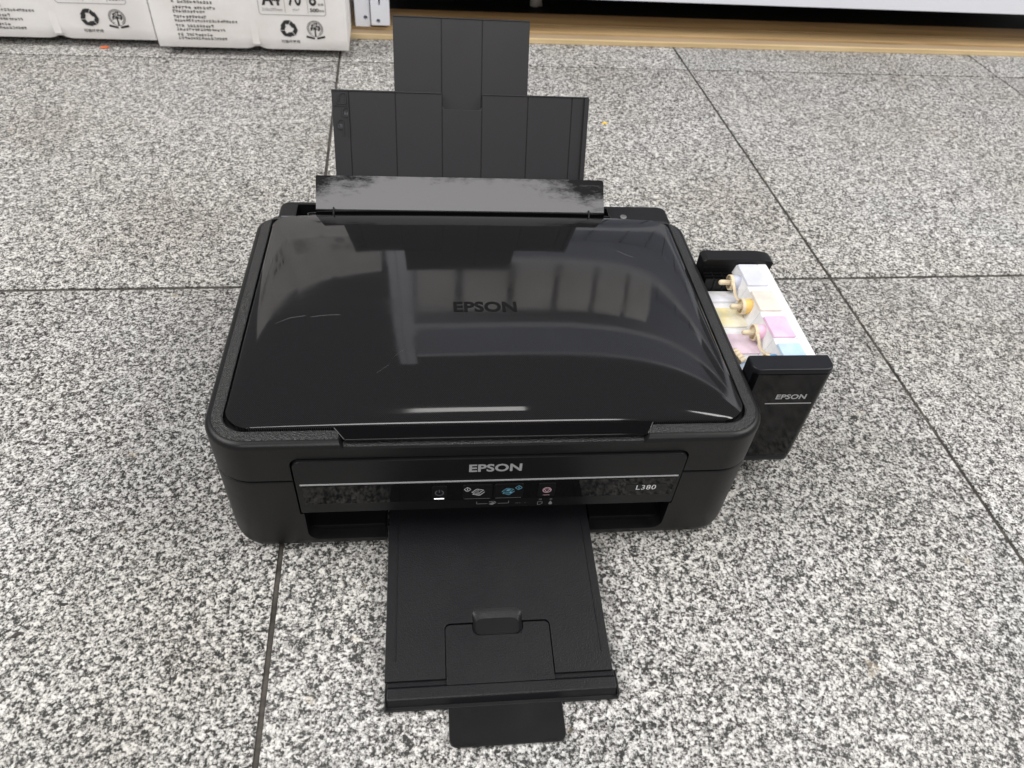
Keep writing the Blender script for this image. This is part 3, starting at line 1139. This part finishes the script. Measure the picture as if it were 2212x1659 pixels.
cols = [('pale_grey_ink_tank', (0.62, 0.63, 0.70)), ('cream_ink_tank', (0.72, 0.66, 0.60)), ('pink_ink_tank', (0.72, 0.54, 0.68)), ('blue_ink_tank', (0.50, 0.64, 0.78))]
low_c = [(0.70, 0.71, 0.76), (0.74, 0.71, 0.58), (0.74, 0.60, 0.69), (0.62, 0.70, 0.82)]
port_c = [(0.50, 0.52, 0.62), (0.86, 0.56, 0.16), (0.80, 0.50, 0.64), (0.15, 0.40, 0.70)]
tops = [(201.0, 167.7), (167.5, 133.7), (133.5, 100.1), (99.9, 74.4)]
for k in range(4):
    y1, y0 = tops[k]
    MAT['ink%d' % k] = ink_white(cols[k][0], cols[k][1], 0.35, ((0.60, 0.62, 0.72), (0.80, 0.62, 0.52), (0.74, 0.42, 0.64), (0.40, 0.62, 0.84))[k])
    MAT['low%d' % k] = ink_white(cols[k][0]+'_shelf', low_c[k], 0.35, ((0.60, 0.60, 0.66), (0.78, 0.66, 0.28), (0.76, 0.46, 0.62), (0.16, 0.36, 0.70))[k])
    MAT['port%d' % k] = ink_white(cols[k][0]+'_port', port_c[k], 0.2)
    m = MB()
    yl1 = min(y1, 186.0)
    # stepped tank: low shelf on the printer side, tall block outside
    prof = [(201.6, 27.5), (261.6, 27.5), (261.6, 122.0), (258.5, 125.2), (251.6, 125.2), (250.6, 124.2), (231.5, 124.2), (226.0, 106.0), (201.6, 106.0)]
    if y1 > 186:
        m.prism(prof, y0, 185.6, 'y')
        m.prism([(228.4, 27.5), (261.6, 27.5), (261.6, 122.0), (258.5, 125.2), (251.6, 125.2), (250.6, 124.2), (231.5, 124.2), (228.4, 114)], 185.0, y1, 'y')
    else:
        m.prism(prof, y0, y1, 'y')
    tank = m.build('ink_tank', 'tank_white', printer, bevel=1.6, segs=3)
    tank['label'] = ('ink tank with pale grey top and port', 'ink tank with cream top and yellow port', 'ink tank with pink top and port', 'ink tank with light blue top')[k]
    # raised coloured top and lower shelf plate
    m = MB()
    yb0 = y0+0.6
    yb1 = y1-(6.6 if k else 2.0)
    m.loft([at_z(rrect(231.0, 250.4, yb0, yb1, 1.2, 3), 123.9), at_z(rrect(231.8, 250.2, yb0+0.5, yb1-0.4, 1.4, 3), 126.2)])
    m.build('tank_top', 'ink%d' % k, tank, bevel=0.5, segs=2)
    m = MB()
    m.loft([at_z(rrect(203.0, 226.4, y0+0.8, min(y1, 186)-7.4, 1.2, 3), 105.8), at_z(rrect(203.6, 227.0, y0+1.4, min(y1, 186)-8.0, 1.4, 3), 107.6)])
    m.build('tank_shelf', 'low%d' % k, tank, bevel=0.4, segs=2)
    # filling port, rubber plug and its strap
    yc = (184.5, 150.6, 116.8, 83.6)[k]
    zc = 116.5 if k < 3 else 114.0
    m = MB()
    m.cyl((224.4, yc, zc), (235, yc, zc), 6.4, 6.7, 28)
    m.build('filling_port', 'port%d' % k, tank, bevel=0.4)
    m = MB()
    m.cyl((221.4, yc, zc), (224.6, yc, zc), 7.0, 7.0, 30)
    plug = m.build('plug', 'plug', tank, bevel=0.5)
    c = MB()
    c.cyl((215, yc, zc), (223.4, yc, zc), 6.1, 5.9, 30)
    cut(plug, [c.build('c', 'black')])
    m = MB()
    m.cyl((223.6, yc, zc), (214.6, yc, zc), 2.5, 2.4, 16, True)
    m.build('plug_knob', 'plug', tank, smooth=60)
    if k in (0, 2):
        m = MB()
        pts = [(223.2, yc-4.5, zc+3.5), (223.8, yc-9, zc+1.0), (224.8, yc-13, zc-4.5), (226.8, yc-18, zc-6.0), (228.4, yc-22.5, zc-3.5), (228.6, yc-26.0, zc-0.5)]
        # smooth the strap path
        for _ in range(2):
            pts2 = [pts[0]]
            for a, c in zip(pts, pts[1:]):
                a, c = Vector(a), Vector(c)
                pts2 += [tuple(a*.75+c*.25), tuple(a*.25+c*.75)]
            pts = pts2+[pts[-1]]
        m.tube(pts, 1.5, 10, 0.55)
        m.build('plug_strap', 'plug', tank, smooth=60)
# folded plug strap lying on the blue shelf next to the printer
m = MB()
for a in ((202.5, 101, 109.6), (203.6, 97.5, 110.4), (204.8, 94, 110.0), (206.0, 90.4, 109.6)):
    m.cyl((a[0]-2.2, a[1]-1.2, a[2]), (a[0]+1.5, a[1]+0.8, a[2]+0.4), 2.1, 2.1, 14, True)
m.build('folded_strap', 'plug', case, smooth=60)

# ------------------------------------------------------------------ background: cartons of paper on the left
BYAW = 0.0315
CW, CD, CH = 296.0, 430.0, 226.0


def carton_mesh():
    """carton with a strap pulling its middle in; local origin at front-left-bottom corner"""
    m = MB()
    nx_, nz_ = 48, 24

    def P(i, j):
        x = CW*i/nx_
        z = CH*j/nz_
        d = abs(x-CW*0.51)
        e = math.exp(-(d/9.0)**2)
        tb = math.exp(-min(z, CH-z)/9.0)
        y = 2.6*e*(0.25+0.9*tb) + 5.0*math.exp(-z/2.2)*0.5 + 5.0*math.exp(-(CH-z)/2.2)*0.5 - 2.2*math.sin(math.pi*z/CH)*math.sin(math.pi*x/CW)
        z2 = z + (3.4*e*math.exp(-z/6.0) - 3.0*e*math.exp(-(CH-z)/6.0))
        return (x, y, z2)
    vs = [P(i, j) for j in range(nz_+1) for i in range(nx_+1)]
    fs = [(j*(nx_+1)+i, j*(nx_+1)+i+1, (j+1)*(nx_+1)+i+1, (j+1)*(nx_+1)+i) for j in range(nz_) for i in range(nx_)]
    o = len(vs)
    # sides, top and bottom as strips running back
    ringi = [i for i in range(nx_)]+[j*(nx_+1)+nx_ for j in range(nz_)]+[nz_*(nx_+1)+i for i in range(nx_, 0, -1)]+[j*(nx_+1) for j in range(nz_, 0, -1)]
    for k in ringi:
        vs.append((vs[k][0], CD, vs[k][2]))
    n = len(ringi)
    for k in range(n):
        fs.append((ringi[k], o+k, o+(k+1) % n, ringi[(k+1) % n]))
    fs.append(tuple(o+k for k in range(n-1, -1, -1)))
    m.add(vs, fs)
    return m


def face_fn(x, z):
    t = max(0, min(1, x/CW))
    return (x, -0.45-2.2*math.sin(math.pi*max(0, min(1, z/CH)))*math.sin(math.pi*t)-0.15 + 2.5*math.exp(-z/2.2), z)


def recycle(q, cx, cz, r):
    for k in range(3):
        a = math.radians(90+120*k)
        ca, sa = math.cos(a), math.sin(a)

        def T(u, v):
            return (cx+(u*ca-v*sa)*r, cz+(u*sa+v*ca)*r)
        # a folded arrow: two bands of the triangle meeting at its corner
        q.poly([T(0.98, 0.30), T(0.98, -0.30), T(0.52, -0.06), T(0.52, 0.22), T(0.72, 0.38)][::-1])
        q.poly([T(0.92, -0.36), T(0.34, -0.86), T(0.10, -0.42), T(0.50, -0.12)][::-1])
        q.poly([T(0.98, 0.38), T(0.34, 0.92), T(0.16, 0.50), T(0.60, 0.24)][::-1])


def emblem(q, cx, cz, r):
    q.ring((cx, cz), r, r*0.05, 0, 360, 30)
    q.ring((cx, cz), r*0.80, r*0.045, -60, 240, 26)
    for k in range(26):
        a = math.radians(-50+k*11.2)
        q.rect(cx+r*.9*math.cos(a)-r*.045, cx+r*.9*math.cos(a)+r*.045, cz+r*.9*math.sin(a)-r*.045, cz+r*.9*math.sin(a)+r*.045)
    q.poly([(cx-.07*r, cz+.1*r), (cx-.10*r, cz-1.0*r), (cx+.10*r, cz-1.0*r), (cx+.07*r, cz+.1*r)])
    rr = random.Random(5)
    for k in range(11):
        a = math.radians(-25+k*23)
        d = r*rr.uniform(.38, .62)
        q.line([(cx, cz-0.1*r), (cx+d*math.cos(a), cz+.05*r+d*math.sin(a))], r*0.05)
        s = r*rr.uniform(.09, .15)
        c0 = (cx+d*math.cos(a), cz+.05*r+d*math.sin(a))
        q.poly([(c0[0]+s*math.cos(t), c0[1]+s*math.sin(t)) for t in [k2*math.pi/3 for k2 in range(6)]])
    for sgn in (-1, 1):
        pts = [(cx+sgn*.14*r, cz-1.12*r), (cx+sgn*1.18*r, cz-.88*r), (cx+sgn*1.22*r, cz-1.14*r), (cx+sgn*.16*r, cz-1.36*r)]
        q.poly(pts if sgn < 0 else pts[::-1])


def small_print(q, x0, x1, zc, h, seed):
    """rows of tiny illegible characters"""
    rr = random.Random(seed)
    x = x0
    while x < x1:
        wd = h*rr.uniform(0.75, 0.95)
        if rr.random() < 0.07:
            x += wd
            continue
        for _ in range(3):
            z = zc+rr.uniform(-.42, .34)*h
            q.rect(x, x+wd*rr.uniform(.6, .95), z, z+h*0.13)
        for _ in range(2):
            xx = x+rr.uniform(0.05, .75)*wd
            q.rect(xx, xx+h*0.13, zc-h*.42, zc+h*rr.uniform(.15, .45))
        x += wd*1.12


def carton_prints(parent, rows):
    q = Flat(face_fn)
    recycle(q, 204.5, 33.5, 13.5)
    emblem(q, 245.5, 34.5, 12.2)
    q.build('recycling_symbol', 'print', parent)
    lettering('carton_lettering', '可循环使用', (190.5, 219.5, 11.2, 16.2), 'print', parent, lambda u, v: face_fn(u, v), bold=0.012)
    q = Flat(face_fn)
    for k, (x0, x1, z, h, s) in enumerate(rows):
        small_print(q, x0, x1, z, h, 11*k+s)
    q.build('small_print', 'print', parent)
    # specification table
    q = Flat(face_fn)
    q.line([(163, 100), (163, 57), (165.5, 54.5), (262.5, 54.5), (265, 57), (265, 100)], 0.9)
    q.line([(203, 58), (203, 100)], 0.7)
    q.line([(238, 58), (238, 100)], 0.7)
    q.line([(163, 100), (265, 100)], 0.9)
    q.build('table_frame', 'print_grey', parent)
    fn = lambda u, v: face_fn(u, v)
    lettering('carton_lettering', 'A4', (169, 197, 68.5, 91), 'print', parent, fn, bold=0.035)
    lettering('carton_lettering', '210x297mm', (168, 199, 60.0, 64.6), 'print_grey', parent, fn, bold=0.015)
    lettering('carton_lettering', '70', (209, 229, 68.5, 91), 'print', parent, fn, bold=0.02)
    lettering('carton_lettering', 'g/m²', (214, 225, 60.0, 64.8), 'print_grey', parent, fn, bold=0.015)
    lettering('carton_lettering', '8', (241, 252, 69.0, 91), 'print', parent, fn, bold=0.02)
    lettering('carton_lettering', '包/箱', (254.0, 262.5, 69.5, 73.0), 'print', parent, fn, bold=0.01)
    lettering('carton_lettering', '500', (241, 254.5, 59.8, 65.4), 'print', parent, fn, bold=0.03)
    lettering('carton_lettering', '张/包', (255.2, 263.0, 60.0, 63.6), 'print', parent, fn, bold=0.01)


ROWS = [(34, 92, 69.5, 5.0, 1), (34, 60, 78, 5.5, 8), (34, 94, 61.0, 4.8, 2), (33, 79, 55.2, 4.8, 3), (33, 79, 47.4, 4.8, 4), (33, 124, 41.6, 4.6, 5),
        (33, 87, 33.8, 4.8, 6), (33, 103, 28.2, 4.6, 7), (33, 83, 20.4, 4.8, 8), (33, 107, 14.8, 4.6, 9)]
cm = None
CBASE = 13.0
spots = [('right', -467.0, 930.0), ('left', -773.0, 944.0)]
labels = {('right', 0): 'white printed A4 paper carton on the floor, nearer the printer',
          ('left', 0): 'white printed paper carton on the floor, at the far left edge',
          ('right', 1): 'white paper carton stacked second, above the carton nearer the printer',
          ('left', 1): 'white paper carton stacked second, at the far left edge',
          ('right', 2): 'white paper carton on top of the stack nearer the printer',
          ('left', 2): 'white paper carton on top of the stack at far left',
          ('right', 3): 'white paper carton fourth and highest in the stack nearer the printer',
          ('left', 3): 'white paper carton fourth and highest at the far left'}
for side, x, y in spots:
    for k in range(3):
        if cm is None:
            o = carton_mesh().build('paper_carton', 'board', None, smooth=45)
            cm = o.data
        else:
            o = bpy.data.objects.new('paper_carton', cm)
            COL.objects.link(o)
        o.location = ((x+(0, 6, -5)[k])*MM, (y+(0, 4, 9)[k])*MM, (CBASE+k*(CH+1.5))*MM)
        o.rotation_euler = (0, 0, BYAW)
        tag(o, labels[(side, k)], 'carton', 'stacked cartons of copy paper')
        carton_prints(o, ROWS)
        # plastic strapping band round the middle
        m = MB()
        m.box(CW*.51-5.5, CW*.51+5.5, -0.6, 0.4, 8, CH-8)
        st = m.build('strapping_band', 'board', o)
m = MB()
m.box(26, 280, 40, 420, 0, 12.6)
for (side, x, y), lab in zip(spots, ('low dark board under the paper carton nearer the printer', 'low dark board under the paper carton at far left')):
    o = m.build('carrier_board', 'dark_board', None, bevel=1)
    o.location = (x*MM, y*MM, 0)
    o.rotation_euler = (0, 0, BYAW)
    tag(o, lab, 'board')

# ------------------------------------------------------------------ background: wooden sill and white shelf unit
sill = empty('wooden_sill', (-0.1763, 1.0276, 0), BYAW)
tag(sill, 'golden wooden sill lying on the floor in front of the white shelf', 'sill')
m = MB()
m.box(-420, 2300, 0, 5.5, 0, 8.4)
m.build('pale_front_edge', 'wood_edge', sill, bevel=0.8)
m = MB()
m.box(-420, 2300, 5.8, 25, 0, 8.0)
m.build('flat_strip', 'wood_strip', sill, bevel=0.6)
m = MB()
m.box(-420, 2300, 25.4, 62, 0, 12.0)
m.build('plank', 'wood_mid', sill, bevel=1.0)
m = MB()
m.box(-420, 2300, 62.6, 118, 0, 12.6)
m.build('plank', 'wood', sill, bevel=1.0)
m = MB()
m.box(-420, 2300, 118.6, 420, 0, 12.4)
m.build('painted_shade_board', 'black', sill, bevel=1.0)  # sill blackened here to paint the shade under the shelf

shelf = empty('shelf_unit', (-0.1763, 1.0276, 0), BYAW)
tag(shelf, 'white steel shelf unit standing on the wooden sill behind the printer', 'shelf')
for xx in (10, 1500):
    m = MB()
    m.box(xx, xx+26, 22, 44, 12.8, 1500)
    m.box(xx+27.5, xx+60, 18, 40, 17, 1500)
    up = m.build('upright', 'white_metal', None, bevel=1.5)
    cc = []
    for zz in (24.5, 74.5, 124.5):
        c = MB()
        c.cyl((xx+18, 10, zz+4), (xx+18, 60, zz+4), 3.6, 3.6, 16)
        cc.append(c.build('c', 'black'))
        c = MB()
        c.cyl((xx+40, 10, zz), (xx+40, 60, zz), 3.6, 3.6, 16)
        cc.append(c.build('c', 'black'))
        c = MB()
        c.box(xx+41.5, xx+44.5, 10, 60, zz+26, zz+38)
        cc.append(c.build('c', 'black'))
    cut(up, cc)
    up.parent = shelf
for k, zz in enumerate((72, 380, 690, 1010, 1330)):
    m = MB()
    m.prism([(16, zz), (22, zz), (22, zz+34), (400, zz+34), (400, zz+37), (16, zz+37), (13, zz+30)] if k else
            [(16, zz), (22, zz), (22, zz+66), (400, zz+66), (400, zz+69), (16, zz+69), (13, zz+60)], 74, 1494, 'x')
    m.build('shelf_board', 'white_metal', shelf, bevel=1.2)
m = MB()
m.box(0, 1560, 402, 408, 12.8, 138)
m.build('shade_kick_panel', 'back_panel', shelf)  # coloured dark so the gap under the shelf looks shaded
for k in range(10):
    m = MB()
    m.box(4+k*156, 148+k*156, 402, 408, 141, 1500)
    m.build('back_panel', 'white_metal', shelf)

# unseen white packs, added to put bright patches in the lid's reflection
pk = MB()
pk.loft([at_z(rrect(0, 106, 0, 290, 5, 3), 0), at_z(rrect(-1, 107, -1, 291, 6, 3), 110), at_z(rrect(0, 106, 0, 290, 5, 3), 212)])
pack_me = None
where = ('first', 'second', 'third', 'fourth', 'fifth', 'sixth')
for k in range(6):
    if pack_me is None:
        o = pk.build('reflection_pack', 'board', None, bevel=2)
        pack_me = o.data
    else:
        o = bpy.data.objects.new('reflection_pack', pack_me)
        COL.objects.link(o)
    lx, ly = (86+k*127)*MM, 0.030
    o.location = (-0.1763+lx*math.cos(BYAW)-ly*math.sin(BYAW), 1.0276+lx*math.sin(BYAW)+ly*math.cos(BYAW), 0.7275)
    o.rotation_euler = (0, 0, BYAW+(0.02, -0.015, 0.01, 0.0, -0.02, 0.015)[k])
    tag(o, 'unseen white pack added on the shelf for the lid reflection, %s from the cartons' % where[k], 'paper pack', 'white packs added for the lid reflection')

# ------------------------------------------------------------------ small litter
def blob(name, loc, sx, sy, sz, mat, label, cat, seed, rz=0.0):
    rr = random.Random(seed)
    bm = bmesh.new()
    bmesh.ops.create_icosphere(bm, subdivisions=2, radius=1)
    for v in bm.verts:
        k = 1+rr.uniform(-.22, .22)
        v.co = Vector((v.co.x*sx*k, v.co.y*sy*k, max(-0.2, v.co.z)*sz*k))*MM
    me = bpy.data.meshes.new(name)
    bm.to_mesh(me)
    bm.free()
    o = finish(name, me, mat, None, 60)
    o.location = (loc[0]*MM, loc[1]*MM, loc[2]*MM)
    o.rotation_euler = (0, 0, rz)
    tag(o, label, cat)
    return o


blob('paper_scrap', (224, 732, 0.4), 4.2, 3.4, 1.0, 'yellow', 'tiny yellow scrap on the granite behind the printer', 'scrap', 1)
blob('plastic_scrap', (-560, 950, 0.5), 7, 4, 2.6, 'orange', 'small orange scrap under the far left paper carton', 'scrap', 2, 0.3)
blob('bottle_cap', (168, 1200, 12.8), 12, 10, 22, 'white_plastic', 'small whitish cap in the dark gap under the white shelf', 'cap', 4)
blob('grit', (-330, -62, 0.2), 3.5, 1.6, 0.8, 'dark_board', 'small dark crumb on granite left of the output tray', 'crumb', 6, 0.5)
